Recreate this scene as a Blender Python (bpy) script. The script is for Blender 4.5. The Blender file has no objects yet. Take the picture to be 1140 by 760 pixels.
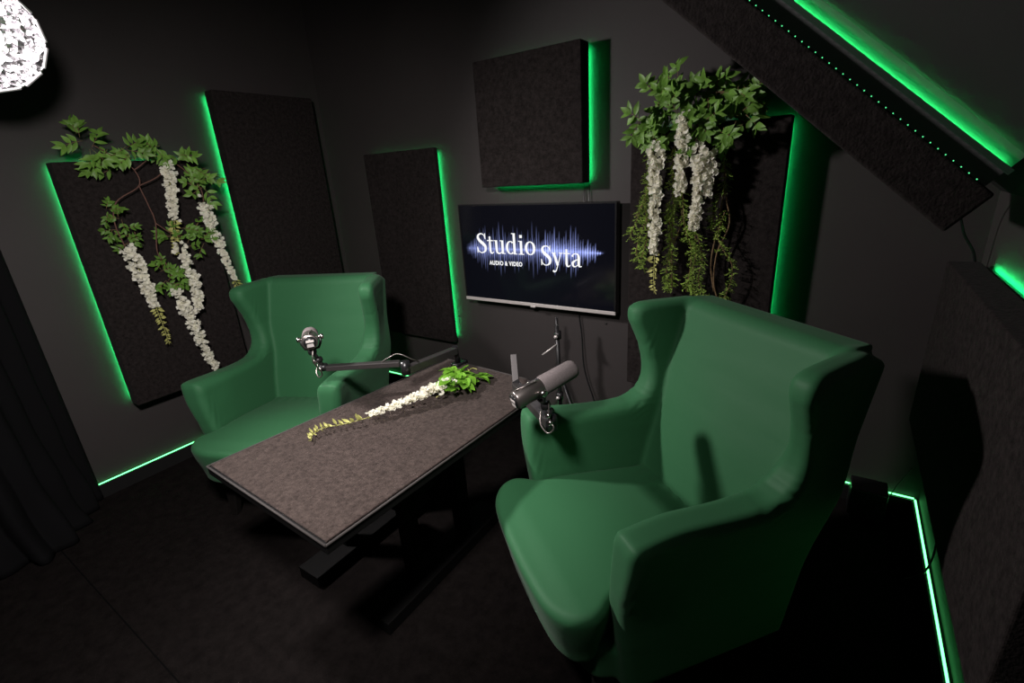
import bpy, math, random
import numpy as np
from mathutils import Vector, Matrix
sc = bpy.context.scene
col = sc.collection
PI = math.pi
rnd = random.Random(11)

# ------------------------------------------------------------------ materials
def mat(name, color, rough=.6, metal=0, noise=None, bump=None, spec=.5, sheen=0, emis=None, estr=0, trans=0):
    m = bpy.data.materials.new(name); m.use_nodes = True
    nt = m.node_tree; b = nt.nodes['Principled BSDF']
    b.inputs['Base Color'].default_value = (*color, 1)
    b.inputs['Roughness'].default_value = rough
    b.inputs['Metallic'].default_value = metal
    b.inputs['Specular IOR Level'].default_value = spec
    if sheen:
        b.inputs['Sheen Weight'].default_value = sheen
        b.inputs['Sheen Roughness'].default_value = .45
    if trans: b.inputs['Transmission Weight'].default_value = trans
    if emis:
        b.inputs['Emission Color'].default_value = (*emis, 1)
        b.inputs['Emission Strength'].default_value = estr
    tc = nt.nodes.new('ShaderNodeTexCoord')
    if noise:
        sca, amt = noise
        n = nt.nodes.new('ShaderNodeTexNoise'); n.inputs['Scale'].default_value = sca
        n.inputs['Detail'].default_value = 6; n.inputs['Roughness'].default_value = .75
        nt.links.new(tc.outputs['Object'], n.inputs['Vector'])
        r = nt.nodes.new('ShaderNodeValToRGB')
        r.color_ramp.elements[0].position = .3; r.color_ramp.elements[1].position = .7
        r.color_ramp.elements[0].color = (*[c * (1 - amt) for c in color], 1)
        r.color_ramp.elements[1].color = (*[min(1, c * (1 + amt)) for c in color], 1)
        nt.links.new(n.outputs['Fac'], r.inputs['Fac']); nt.links.new(r.outputs['Color'], b.inputs['Base Color'])
    if bump:
        sca, st, dist = bump
        n = nt.nodes.new('ShaderNodeTexNoise'); n.inputs['Scale'].default_value = sca
        n.inputs['Detail'].default_value = 4
        nt.links.new(tc.outputs['Object'], n.inputs['Vector'])
        bp = nt.nodes.new('ShaderNodeBump'); bp.inputs['Strength'].default_value = st; bp.inputs['Distance'].default_value = dist
        nt.links.new(n.outputs['Fac'], bp.inputs['Height']); nt.links.new(bp.outputs['Normal'], b.inputs['Normal'])
    return m

def emat(name, c, s):
    m = bpy.data.materials.new(name); m.use_nodes = True
    nt = m.node_tree; nt.nodes.clear()
    e = nt.nodes.new('ShaderNodeEmission'); e.inputs[0].default_value = (*c, 1); e.inputs[1].default_value = s
    o = nt.nodes.new('ShaderNodeOutputMaterial'); nt.links.new(e.outputs[0], o.inputs[0])
    return m

M_wall = mat('wall_paint', (.036, .031, .0305), .62, bump=(260, .12, .002), spec=.3, noise=(3, .06))
M_ceil = mat('ceiling_paint', (.014, .013, .013), .75, bump=(260, .12, .002), spec=.25)
M_felt = mat('felt_panel', (.0165, .0135, .013), .95, noise=(55, .6), bump=(160, .5, .004), spec=.08, sheen=.015)
M_carpet = mat('floor_carpet', (.0076, .0061, .0058), .97, noise=(22, .45), bump=(300, .6, .005), spec=.05)
M_board = mat('skirting_black', (.012, .012, .012), .35)
M_green = mat('stretch_fabric', (.028, .120, .049), .62, bump=(9, .12, .01), spec=.22, sheen=.05)
M_blk = mat('black_metal', (.018, .018, .019), .38, metal=.3)
M_arm = mat('arm_metal', (.06, .055, .055), .42, metal=.5)
M_pl = mat('black_plastic', (.012, .012, .013), .3)
M_mic = mat('mic_body', (.20, .18, .17), .34, metal=.85)
M_foam = mat('mic_foam', (.15, .13, .13), .95, noise=(200, .25), bump=(500, .5, .002), spec=.1)
M_chrome = mat('chrome', (.6, .56, .54), .22, metal=1)
M_label = mat('mic_label', (.65, .6, .57), .5)
M_tabletop = mat('table_felt', (.046, .035, .031), .97, noise=(75, .6), bump=(240, .7, .004), spec=.05, sheen=.05)
M_tabedge = mat('table_edge', (.004, .0038, .0038), .7, spec=.15)
M_trim = mat('table_edging', (.035, .03, .028), .8)
M_curt = mat('curtain_cloth', (.0045, .0045, .005), .9, bump=(120, .3, .002), spec=.08)
M_wood = mat('dark_wood', (.005, .004, .0035), .5, noise=(12, .4))
M_leaf = mat('leaf_green', (.15, .30, .05), .45, noise=(14, .5), spec=.35)
M_leafd = mat('leaf_dark', (.11, .23, .035), .45, noise=(9, .4), spec=.3)
M_leafb = mat('leaf_bright', (.17, .40, .035), .45, noise=(14, .35), spec=.35)
def translucent(m, k):
    nt = m.node_tree; b = nt.nodes['Principled BSDF']; o = nt.nodes['Material Output']
    t_ = nt.nodes.new('ShaderNodeBsdfTranslucent'); mx = nt.nodes.new('ShaderNodeMixShader'); mx.inputs[0].default_value = k
    src = b.inputs['Base Color']
    if src.is_linked: nt.links.new(src.links[0].from_socket, t_.inputs['Color'])
    else: t_.inputs['Color'].default_value = src.default_value
    nt.links.new(b.outputs[0], mx.inputs[1]); nt.links.new(t_.outputs[0], mx.inputs[2]); nt.links.new(mx.outputs[0], o.inputs['Surface'])
M_fern = mat('fern_green', (.26, .40, .06), .6, noise=(6, .4))
M_bud = mat('bud_green', (.50, .50, .16), .6)
M_pet = mat('petal_white', (.95, .92, .80), .65, noise=(30, .12))
translucent(M_pet, .4); translucent(M_leaf, .25); translucent(M_leafd, .2); translucent(M_leafb, .3); translucent(M_bud, .2)
M_stem = mat('stem_brown', (.16, .10, .045), .7)
M_stemr = mat('stem_redbrown', (.12, .055, .04), .7)
M_frame = mat('tv_frame', (.01, .01, .011), .25)
M_silver = mat('tv_silver', (.62, .58, .56), .4, metal=.4)
M_screen = mat('tv_screen', (.004, .004, .006), .12, emis=(.14, .22, .52), estr=.004, spec=.5)
M_text = emat('screen_white', (1, 1, 1), 1.0)
M_white = mat('white_plastic', (.7, .7, .7), .4)
M_led = emat('led_green', (.012, 1.0, .21), 66)
M_ledf = emat('led_green_floor', (.13, 1.0, .26), 4.2)
M_ledd = emat('led_green_dots', (.03, 1.0, .2), 170)
M_batten = mat('batten_grey', (.07, .07, .07), .7)
M_edgedot = emat('edge_dot_green', (.12, 1.0, .35), 1.2)
M_ledw = emat('led_green_dim', (.01, 1.0, .2), 18)
M_bulb = emat('bulb_white', (1.0, .93, .92), 70)
M_hammer = mat('hammered_silver', (.85, .83, .86), .22, metal=1)
M_lamprim = mat('lamp_rim_silver', (.75, .73, .75), .4, metal=.6)
M_chip = mat('led_tape', (.02, .05, .03), .5)

# hammered reflector: voronoi dimples
nt = M_hammer.node_tree; b = nt.nodes['Principled BSDF']
tc = nt.nodes.new('ShaderNodeTexCoord'); v = nt.nodes.new('ShaderNodeTexVoronoi'); v.inputs['Scale'].default_value = 42
bp = nt.nodes.new('ShaderNodeBump'); bp.inputs['Strength'].default_value = 1; bp.inputs['Distance'].default_value = .012
nt.links.new(tc.outputs['Object'], v.inputs['Vector']); nt.links.new(v.outputs['Distance'], bp.inputs['Height']); nt.links.new(bp.outputs['Normal'], b.inputs['Normal'])
# large soft tension wrinkles in the chair cover
nt = M_green.node_tree; b = nt.nodes['Principled BSDF']
tc = nt.nodes.new('ShaderNodeTexCoord'); mp = nt.nodes.new('ShaderNodeMapping'); mp.inputs['Scale'].default_value = (1.2, 1.2, 5)
mp.inputs['Rotation'].default_value = (.5, .5, .3)
n1 = nt.nodes.new('ShaderNodeTexNoise'); n1.inputs['Scale'].default_value = 3.0; n1.inputs['Detail'].default_value = 1.5
n2 = nt.nodes.new('ShaderNodeTexNoise'); n2.inputs['Scale'].default_value = 900
bp = nt.nodes.new('ShaderNodeBump'); bp.inputs['Strength'].default_value = .15; bp.inputs['Distance'].default_value = .02
bp2 = nt.nodes.new('ShaderNodeBump'); bp2.inputs['Strength'].default_value = .15; bp2.inputs['Distance'].default_value = .001
nt.links.new(tc.outputs['Object'], mp.inputs['Vector']); nt.links.new(mp.outputs['Vector'], n1.inputs['Vector'])
nt.links.new(tc.outputs['Object'], n2.inputs['Vector'])
nt.links.new(n1.outputs['Fac'], bp.inputs['Height']); nt.links.new(n2.outputs['Fac'], bp2.inputs['Height'])
nt.links.new(bp.outputs['Normal'], bp2.inputs['Normal']); nt.links.new(bp2.outputs['Normal'], b.inputs['Normal'])

# ------------------------------------------------------------------ object helpers
def thing(name, label, cat, loc=(0, 0, 0), rotz=0, group=None):
    o = bpy.data.objects.new(name, None); col.objects.link(o)
    o.location = loc; o.rotation_euler = (0, 0, rotz); o.empty_display_size = .1
    o['label'] = label; o['category'] = cat
    if group: o['group'] = group
    return o
def tag(o, label, cat, group=None):
    o['label'] = label; o['category'] = cat
    if group: o['group'] = group
    return o

class MB:
    def __init__(s): s.v = []; s.f = []; s.mi = []; s.sm = []
    def add(s, vs, fs, mi=0, smooth=False):
        o = len(s.v); s.v += [tuple(map(float, p)) for p in vs]
        for f in fs: s.f.append(tuple(i + o for i in f)); s.mi.append(mi); s.sm.append(smooth)
        return s
    def box(s, lo, hi, mi=0, T=None):
        x0, y0, z0 = lo; x1, y1, z1 = hi
        vs = [(x0,y0,z0),(x1,y0,z0),(x1,y1,z0),(x0,y1,z0),(x0,y0,z1),(x1,y0,z1),(x1,y1,z1),(x0,y1,z1)]
        if T is not None: vs = [T @ Vector(p) for p in vs]
        return s.add(vs, [(0,3,2,1),(4,5,6,7),(0,1,5,4),(1,2,6,5),(2,3,7,6),(3,0,4,7)], mi)
    def beam(s, a, b, w, h, up=(0,0,1), mi=0):
        a = Vector(a); b = Vector(b); d = (b - a).normalized(); u = Vector(up)
        r = d.cross(u).normalized(); u = r.cross(d).normalized()
        vs = []
        for p in (a, b):
            for sx, sy in ((-1,-1),(1,-1),(1,1),(-1,1)): vs.append(p + r * sx * w / 2 + u * sy * h / 2)
        return s.add(vs, [(0,3,2,1)[::-1],(4,5,6,7)[::-1],(0,1,5,4)[::-1],(1,2,6,5)[::-1],(2,3,7,6)[::-1],(3,0,4,7)[::-1]][::1], mi)
    def tube(s, pts, r, n=8, mi=0, cap=True):
        pts = [Vector(p) for p in pts]; N = len(pts)
        rs = r if isinstance(r, (list, tuple)) else [r] * N
        t0 = (pts[1] - pts[0]).normalized()
        up = Vector((0,0,1)) if abs(t0.z) < .9 else Vector((1,0,0))
        nrm = (up - t0 * up.dot(t0)).normalized(); vs = []
        for i, p in enumerate(pts):
            t = (pts[min(i+1, N-1)] - pts[max(i-1, 0)]).normalized()
            nn = nrm - t * nrm.dot(t)
            if nn.length > 1e-5: nrm = nn.normalized()
            bn = t.cross(nrm)
            for k in range(n):
                a = 2 * PI * k / n; vs.append(p + (nrm * math.cos(a) + bn * math.sin(a)) * rs[i])
        fs = [(i*n+k, i*n+(k+1)%n, (i+1)*n+(k+1)%n, (i+1)*n+k) for i in range(N-1) for k in range(n)]
        s.add(vs, fs, mi, True)
        if cap:
            o = len(s.v) - len(vs)
            s.f.append(tuple(o + k for k in range(n))[::-1]); s.mi.append(mi); s.sm.append(False)
            s.f.append(tuple(o + (N-1)*n + k for k in range(n))); s.mi.append(mi); s.sm.append(False)
        return s
    def lathe(s, a, d, prof, n=24, mi=0):     # prof: (distance along d, radius)
        a = Vector(a); d = Vector(d).normalized()
        up = Vector((0,0,1)) if abs(d.z) < .9 else Vector((1,0,0))
        u = d.cross(up).normalized(); w = d.cross(u); vs = []
        for t, r in prof:
            for k in range(n):
                an = 2*PI*k/n; vs.append(a + d*t + (u*math.cos(an) + w*math.sin(an)) * max(r, 1e-5))
        m = len(prof)
        return s.add(vs, [(i*n+k, i*n+(k+1)%n, (i+1)*n+(k+1)%n, (i+1)*n+k) for i in range(m-1) for k in range(n)], mi, True)
    def build(s, name, mats, parent=None, bevel=0, auto=None):
        me = bpy.data.meshes.new(name); me.from_pydata(s.v, [], s.f)
        if not isinstance(mats, (list, tuple)): mats = [mats]
        for m in mats: me.materials.append(m)
        me.polygons.foreach_set('material_index', s.mi); me.polygons.foreach_set('use_smooth', s.sm); me.update()
        o = bpy.data.objects.new(name, me); col.objects.link(o)
        if parent: o.parent = parent
        if bevel:
            b = o.modifiers.new('bevel', 'BEVEL'); b.width = bevel; b.segments = 3; b.limit_method = 'ANGLE'
        return o

def spline(pts, n=8):
    P = [Vector(p) for p in pts]; P = [P[0]*2 - P[1]] + P + [P[-1]*2 - P[-2]]; out = []
    for i in range(1, len(P)-2):
        a, b, c, d = P[i-1:i+3]
        for k in range(n):
            t = k/n; out.append(.5*((2*b) + (c-a)*t + (2*a-5*b+4*c-d)*t*t + (3*b-a-3*c+d)*t**3))
    out.append(P[-2]); return out

def struct(o): o['kind'] = 'structure'; return o

# ------------------------------------------------------------------ room shell
XL, XR, YB, YF = -3.02, .43, 2.28, -1.6
ZC = 2.6
SL = .88                                    # slope of the attic ceiling
def zs(x): return 1.447 - (x - .27) * SL
XS = .27 - (ZC - 1.447) / SL               # where slope meets the flat ceiling
struct(MB().box((XL-.1, YF-.1, -.1), (XR+.1, YB+.1, 0)).build('floor', M_carpet))
mb = MB()
mb.box((-3.0, .262, 0), (-.9, .266, .0015)); struct(mb.build('trim_1', mat('carpet_seam', (.004,.004,.004), 1, spec=0)))
def prism_y(poly, y0, y1):
    n = len(poly); vs = [(x, y0, z) for x, z in poly] + [(x, y1, z) for x, z in poly]
    fs = [tuple(range(n)), tuple(range(2*n-1, n-1, -1))] + [(i, i+n, (i+1) % n + n, (i+1) % n) for i in range(n)]
    return MB().add(vs, fs)
shape = [(XL, 0), (XR, 0), (XR, zs(XR)), (XS, ZC), (XL, ZC)]
struct(prism_y(shape, YB, YB+.1).build('wall_back', M_wall))
struct(prism_y(shape, YF-.1, YF).build('wall_front', M_wall))
struct(MB().box((XL-.1, YF-.1, 0), (XL, YB+.1, ZC)).build('wall_left', M_wall))
struct(MB().box((XR, YF-.1, 0), (XR+.1, YB+.1, zs(XR))).build('wall_right', M_wall))
struct(MB().box((XL-.1, YF-.1, ZC), (XS, YB+.1, ZC+.1)).build('ceiling', M_ceil))
struct(prism_y([(XR+.1, zs(XR+.1)), (XR+.1, zs(XR+.1)+.13), (XS, ZC+.13), (XS, ZC)], YF-.1, YB+.1).build('ceiling_slope', M_ceil))
# baseboards with green LED line lying on their top edge
BH = .074
struct(MB().box((XL+.022, YB-.022, 0), (XR-.022, YB, BH)).build('baseboard_back', M_board))
struct(MB().box((XL, YF, 0), (XL+.022, YB, BH)).build('baseboard_left', M_board))
struct(MB().box((XR-.022, YF, 0), (XR, YB, BH)).build('baseboard_right', M_board))
def led_line(lo, hi, label, m=M_ledf, name='led_strip', group='green floor light strips'):
    t = thing(name, label, 'led strip', lo, 0, group)
    lo = Vector(lo); hi = Vector(hi); d = hi - lo
    MB().box((0,0,0), (d.x, d.y, .002)).build('strip_tape', M_chip, t)
    MB().box((.002 if d.x < .1 else 0, .002 if d.y < .1 else 0, .002), (d.x - (.002 if d.x < .1 else 0), d.y - (.002 if d.y < .1 else 0), .006)).build('light_line', m, t)
    return t
led_line((XL+.016, YB-.016, BH), (XR-.016, YB-.006, BH), 'glowing green light strip along the skirting of the wall under the screen')
led_line((XL+.008, .30, BH), (XL+.018, YB-.02, BH), 'glowing green light strip on the skirting between curtain and left armchair')
led_line((XR-.018, .2, BH), (XR-.008, YB-.02, BH), 'glowing green light strip on the right skirting below the low felt panel')

# ------------------------------------------------------------------ acoustic panels
def panel(label, org, U, V, N, w, h, th, gap, strips, inset=.021, m=None, group='grey felt acoustic panels'):
    """org: bottom-left corner on the wall plane; U,V in-plane, N away from the wall"""
    U, V, N, org = Vector(U), Vector(V), Vector(N), Vector(org)
    T = Matrix((( U.x, V.x, N.x, org.x), (U.y, V.y, N.y, org.y), (U.z, V.z, N.z, org.z), (0,0,0,1)))
    t = thing('acoustic_panel', label, 'acoustic panel', org, 0, group)
    L = Matrix.Translation(-org) @ T
    MB().box((0, 0, gap), (w, h, gap+th), T=L).build('felt_pad', M_felt, t, bevel=.006)
    fr = MB(); i = inset
    for a, b in (((i,i,0),(w-i,i+.02,gap)), ((i,h-i-.02,0),(w-i,h-i,gap)), ((i,i+.02,0),(i+.02,h-i-.02,gap)), ((w-i-.02,i+.02,0),(w-i,h-i-.02,gap))):
        fr.box(a, b, T=L)
    fr.build('backing_frame', m or M_board, t)
    g0, g1 = .0155, .016; e = .008; k = .0015
    for s in strips:
        mm = {'L': ((i-e, i, g0), (i, h-i, g1)), 'R': ((w-i, i, g0), (w-i+e, h-i, g1)),
              'B': ((i, i-e, g0), (w-i, i, g1)), 'T': ((i, h-i, g0), (w-i, h-i+e, g1))}[s[0]]
        st_ = MB().box(*mm, T=L).build('led_strip', s[1], t)
        (a0, a1, _), (b0, b1, _) = mm
        MB().box((a0-k, a1-k, g1+.0001), (b0+k, b1+k, g1+.003), T=L).build('light_cover', M_board, st_)  # added opaque cover, keeps the strip's light on the wall side
    return t, L
X, Y, Z_ = (1,0,0), (0,1,0), (0,0,1)
# left wall (in-plane U = +Y seen from the room, N = +X)
panel('tall grey felt panel on the left wall, behind the thinner white flower garland', (XL, .762, .44), (0,1,0), Z_, X, .60, 1.19, .075, .035, [('L', M_led), ('T', M_led)])
panel('tall grey felt panel reaching high into the corner behind the left armchair', (XL, 1.530, .79), (0,1,0), Z_, X, .62, 1.19, .075, .035, [('L', M_led), ('R', M_ledw)])
# back wall (U=+X, N=-Y)
panel('tall grey felt panel between the room corner and the television', (-2.588, YB, .437), X, Z_, (0,-1,0), .60, 1.185, .035, .028, [('R', M_led), ('T', M_ledw), ('L', M_ledw)], inset=.030)
panel('square grey felt panel hanging above the television', (-1.625, YB, 1.393), X, Z_, (0,-1,0), .592, .592, .082, .035, [('R', M_led), ('B', M_led), ('T', M_ledw)], inset=.02)
panel('tall grey felt panel behind the bushy hanging greenery, right of the television', (-.805, YB, .41), X, Z_, (0,-1,0), .61, 1.19, .07, .035, [('R', M_led), ('T', M_ledw)])
# right wall (U=-Y... N=-X)
panel('wide low felt panel on the right knee wall under the sloped ceiling', (XR, 2.12, .50), (0,-1,0), Z_, (-1,0,0), 1.22, .597, .085, .03, [('T', M_led)])
# ceiling panel : N points down-left, U along the slope down-right, V along +Y
cn = 1 / math.hypot(1, SL)
Nn = Vector((-SL*cn, 0, -cn)); Uu = Vector((cn, 0, -SL*cn))
C0 = Vector((.25, 1.35, 1.365)) - Nn * .075                 # lower end, on the ceiling plane
org = C0 - Uu * 1.2
ct, L = panel('thick felt panel hung under the sloped ceiling with its light strip facing out', org, Uu, (0,1,0), Nn, 1.2, .6, .099, .075, [], inset=.022, m=M_batten, group=None)
# dotted LED tape along its near back edge
dm = MB(); tp = MB()
tp.box((.01, .012, .038), (1.185, .0225, .040), T=L)
tp.box((.01, .0115, .029), (1.185, .0125, .040), T=L)  # added lip, blocks the dots' light from the open ceiling
td = MB()
for i in range(62):
    u = .012 + i * .0187
    dm.box((u, .0135, .031), (u+.006, .0150, .037), T=L)
    td.box((u, -.0012, .0735), (u+.0022, .0005, .0755), T=L)  # tiny dim green emissive dots on the panel's near back edge
tp.build('led_tape', M_chip, ct); dm.build('led_dots', M_ledd, ct); td.build('edge_dots', M_edgedot, ct)

# ------------------------------------------------------------------ cables
def cable(pts, label, r=.0025, cat='cable', m=M_pl, group=None):
    o = MB().tube(spline(pts), r, 6).build('cable', m); tag(o, label, cat, group); return o
cable([(-1.075, 2.262, 1.40), (-1.077, 2.270, 1.35), (-1.075, 2.262, 1.29)], 'left one of two thin black cables between square panel and television')
cable([(-1.050, 2.262, 1.40), (-1.048, 2.270, 1.35), (-1.050, 2.262, 1.29)], 'right one of two thin black cables between square panel and television')
cable([(.25, 2.0, 1.33), (.31, 2.1, 1.26), (.345, 2.14, 1.18), (.39, 2.17, 1.10), (.41, 2.2, .96)], 'black cable dangling from the ceiling panel behind the low right panel', .004)
cable([(.36, 1.83, .006), (.39, 1.82, .05), (.404, 1.80, .095), (.417, 1.82, .16), (.424, 1.88, .30), (.424, 1.90, .52)], 'thin black cable crossing the right floor light strip', .003)
cable([(.30, 2.20, .006), (.33, 2.245, .07), (.355, 2.262, .14), (.385, 2.27, .22)], 'thin cable poking up in the far right corner', .002)

# ------------------------------------------------------------------ television
tvx0, tvx1, tvz0, tvz1, tvy = -1.832, -.877, .752, 1.304, 2.2
t = thing('television', 'wall television showing a white studio name over a blue sound wave', 'television', ((tvx0+tvx1)/2, tvy, tvz0))
def tvo(): return Vector(((tvx0+tvx1)/2, tvy, tvz0))
O = tvo()
def rel(x, y, z): return (x - O.x, y - O.y, z - O.z)
bz = .008
MB().box(rel(tvx0, tvy+.004, tvz0), rel(tvx1, tvy+.045, tvz1)).build('housing', M_frame, t, bevel=.004)
fr = MB()
fr.box(rel(tvx0, tvy-.003, tvz1-bz), rel(tvx1, tvy+.004, tvz1)); fr.box(rel(tvx0, tvy-.003, tvz0+.018), rel(tvx0+bz, tvy+.004, tvz1-bz)); fr.box(rel(tvx1-bz, tvy-.003, tvz0+.018), rel(tvx1, tvy+.004, tvz1-bz))
fr.build('bezel', M_frame, t)
MB().box(rel(tvx0, tvy-.006, tvz0), rel(tvx1, tvy+.004, tvz0+.018)).build('chin', M_silver, t, bevel=.002)
MB().box(rel(-1.375, tvy-.008, tvz0-.006), rel(-1.345, tvy+.002, tvz0+.004)).build('logo_tab', M_silver, t, bevel=.001)
scr = MB().box(rel(tvx0+bz, tvy+.0005, tvz0+.018), rel(tvx1-bz, tvy+.004, tvz1-bz)).build('screen', M_screen, t)
# waveform: fading vertical bars, each with its own height
m = bpy.data.materials.new('wave_glow'); m.use_nodes = True; nt = m.node_tree; nt.nodes.clear()
at = nt.nodes.new('ShaderNodeAttribute'); at.attribute_name = 'glow'; e = nt.nodes.new('ShaderNodeEmission'); tr = nt.nodes.new('ShaderNodeBsdfTransparent')
mx = nt.nodes.new('ShaderNodeAddShader'); o_ = nt.nodes.new('ShaderNodeOutputMaterial')
nt.links.new(at.outputs['Color'], e.inputs['Color']); e.inputs['Strength'].default_value = 1
nt.links.new(e.outputs[0], mx.inputs[0]); nt.links.new(tr.outputs[0], mx.inputs[1]); nt.links.new(mx.outputs[0], o_.inputs[0])
vs, fs, cs = [], [], []
wr = random.Random(4)
def bar(x, zc, hw, hh, inten, y):
    c = (.30*inten, .36*inten, .80*inten)
    prof = [(-1, 0), (-.55, .30), (-.2, .8), (0, 1), (.2, .8), (.55, .30), (1, 0)]
    b0 = len(vs)
    for t_, k in prof:
        for sx in (-1, 0, 1):
            vs.append(rel(x + sx*hw, y, zc + t_*hh)); kk = k if sx == 0 else 0
            cs.append((c[0]*kk, c[1]*kk, c[2]*kk, 1))
    for i in range(len(prof)-1):
        for j in range(2): a = b0 + i*3 + j; fs.append((a, a+1, a+4, a+3))
nb = 62
for i in range(nb):
    u = i/(nb-1); x = -1.775 + u*.815
    env = min(1, u*9+.25) * min(1, (1-u)*6+.12)
    k = .45 + .55*abs(math.sin(i*1.31 + .4*math.sin(i*.61)))*abs(math.cos(i*.37+.5))**.5
    bar(x, 1.060, .0055, .150*env*k*wr.uniform(.75, 1.1)*(1.0 if u < .75 else 1.0), (1.0 + .9*(u > .62))*wr.uniform(.55, 1.05), tvy-.0004)
for i in range(24):
    u = i/23; x = -1.77 + u*.80
    bar(x, 1.06, .03, (.05*(.5+.5*math.sin(i*1.7)**2)+.012)*min(1, (1-u)*4+.12), .30 + .45*(u > .6), tvy-.0002)
bar(-1.37, 1.063, .44, .012, .5, tvy-.0003)
me = bpy.data.meshes.new('waveform'); me.from_pydata(vs, [], fs); ca = me.color_attributes.new('glow', 'FLOAT_COLOR', 'POINT')
for i, c in enumerate(cs): ca.data[i].color = c
me.materials.append(m); wo = bpy.data.objects.new('waveform', me); col.objects.link(wo); wo.parent = scr
# serif lettering, drawn stroke by stroke
def el(cx, cy, rx, ry, thick, thin, a0=0, a1=360, n=28):
    out = []
    for i in range(n+1):
        a = math.radians(a0 + (a1-a0)*i/n); out.append((cx+rx*math.cos(a), cy+ry*math.sin(a), thin+(thick-thin)*abs(math.cos(a))**1.5))
    return out
def sm(pts):
    P = spline([Vector(p) for p in pts], 6); return [tuple(p) for p in P]
G = {
 'S': (.60, [sm([(.50,.76,.03),(.46,.90,.05),(.32,.97,.055),(.17,.92,.09),(.11,.78,.14),(.20,.62,.16),(.38,.48,.17),(.51,.33,.16),(.50,.14,.12),(.36,.03,.06),(.22,.03,.05),(.10,.12,.05),(.07,.27,.03)]), [(.525,.70,.05),(.525,.99,.05)], [(.05,.01,.05),(.05,.31,.05)]]),
 't': (.40, [[(.19,.13,.13),(.19,.84,.10)], [(.03,.635,.05),(.37,.635,.05)], sm([(.19,.15,.13),(.22,.04,.10),(.31,.02,.06),(.38,.09,.035)])]),
 'u': (.66, [[(.15,.66,.135),(.15,.2,.135)], sm([(.15,.22,.135),(.18,.07,.11),(.29,.015,.07),(.40,.06,.045),(.48,.16,.035)]), [(.49,.66,.135),(.49,.0,.135)], [(.01,.64,.04),(.15,.64,.04)], [(.35,.64,.04),(.49,.64,.04)], [(.49,.02,.04),(.63,.02,.04)]]),
 'd': (.66, [[(.48,1.02,.135),(.48,.0,.135)], [(.34,1.0,.04),(.48,1.0,.04)], [(.48,.02,.04),(.62,.02,.04)], el(.27,.32,.19,.30,.14,.045,50,310)]),
 'i': (.36, [[(.18,.66,.135),(.18,.0,.135)], [(.03,.64,.04),(.18,.64,.04)], [(.03,.02,.04),(.33,.02,.04)], [(.18,.80,.15),(.18,.94,.15)]]),
 'o': (.60, [el(.29,.325,.21,.30,.145,.045)]),
 'y': (.60, [[(.12,.64,.14),(.32,.04,.13)], [(.50,.64,.045),(.27,-.13,.05)], sm([(.27,-.13,.05),(.21,-.25,.06),(.12,-.28,.09),(.07,-.22,.10)]), [(.0,.645,.04),(.23,.645,.04)], [(.38,.645,.04),(.60,.645,.04)]]),
 'a': (.60, [sm([(.09,.50,.11),(.13,.60,.06),(.25,.645,.05),(.37,.60,.09),(.41,.47,.135),(.41,.28,.135),(.41,.12,.13),(.46,.03,.07),(.56,.05,.035)]), sm([(.40,.38,.04),(.24,.32,.07),(.11,.20,.13),(.13,.06,.10),(.24,.02,.05),(.38,.13,.04)])]),
}
def ribbon(mb, pts, ox, oz, s, sx=1, y=0):
    P = [Vector((p[0]*sx, p[1])) for p in pts]; W = [p[2] for p in pts]; vs = []
    for i in range(len(P)):
        d = (P[min(i+1, len(P)-1)] - P[max(0, i-1)]).normalized(); n = Vector((-d.y, d.x))*W[i]/2
        for q in (P[i]+n, P[i]-n): vs.append(rel(ox+q.x*s, y, oz+q.y*s))
    mb.add(vs, [(2*i, 2*i+1, 2*i+3, 2*i+2) for i in range(len(P)-1)])
def word(w, x0, x1, zb, s, name, dz=0):
    tot = sum(G[c][0] for c in w); sx = (x1-x0)/(tot*s); mb = MB(); x = 0
    for c in w:
        for k, st in enumerate(G[c][1]): ribbon(mb, [(p[0]+x, p[1], p[2]) for p in st], x0, zb + dz*x, s, sx, tvy-.0008)
        x += G[c][0]
    o = mb.build(name, M_text, scr); return o
word('Studio', -1.722, -1.325, 1.036, .112, 'title_text')
word('Syta', -1.300, -1.056, .985, .106, 'title_text')
cu = bpy.data.curves.new('sub', 'FONT'); cu.body = 'AUDIO & VIDEO'; cu.size = .034; cu.space_character = 1.12; cu.offset = .0012
to = bpy.data.objects.new('sub', cu); col.objects.link(to)
dg = bpy.context.evaluated_depsgraph_get(); me = bpy.data.meshes.new_from_object(to.evaluated_get(dg)); bpy.data.objects.remove(to)
xs_ = [v.co.x for v in me.vertices]; k = (.222)/(max(xs_)-min(xs_))
for v in me.vertices: v.co = Vector(rel(-1.640 + (v.co.x-min(xs_))*k, tvy-.0008, .972 + v.co.y*.95))
me.materials.clear(); me.materials.append(M_text)
so = bpy.data.objects.new('subtitle_text', me); col.objects.link(so); so.parent = scr
MB().box(rel(-1.55, tvy+.045, .85), rel(-1.15, 2.28, 1.2)).build('wall_mount', M_blk, t)

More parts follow.
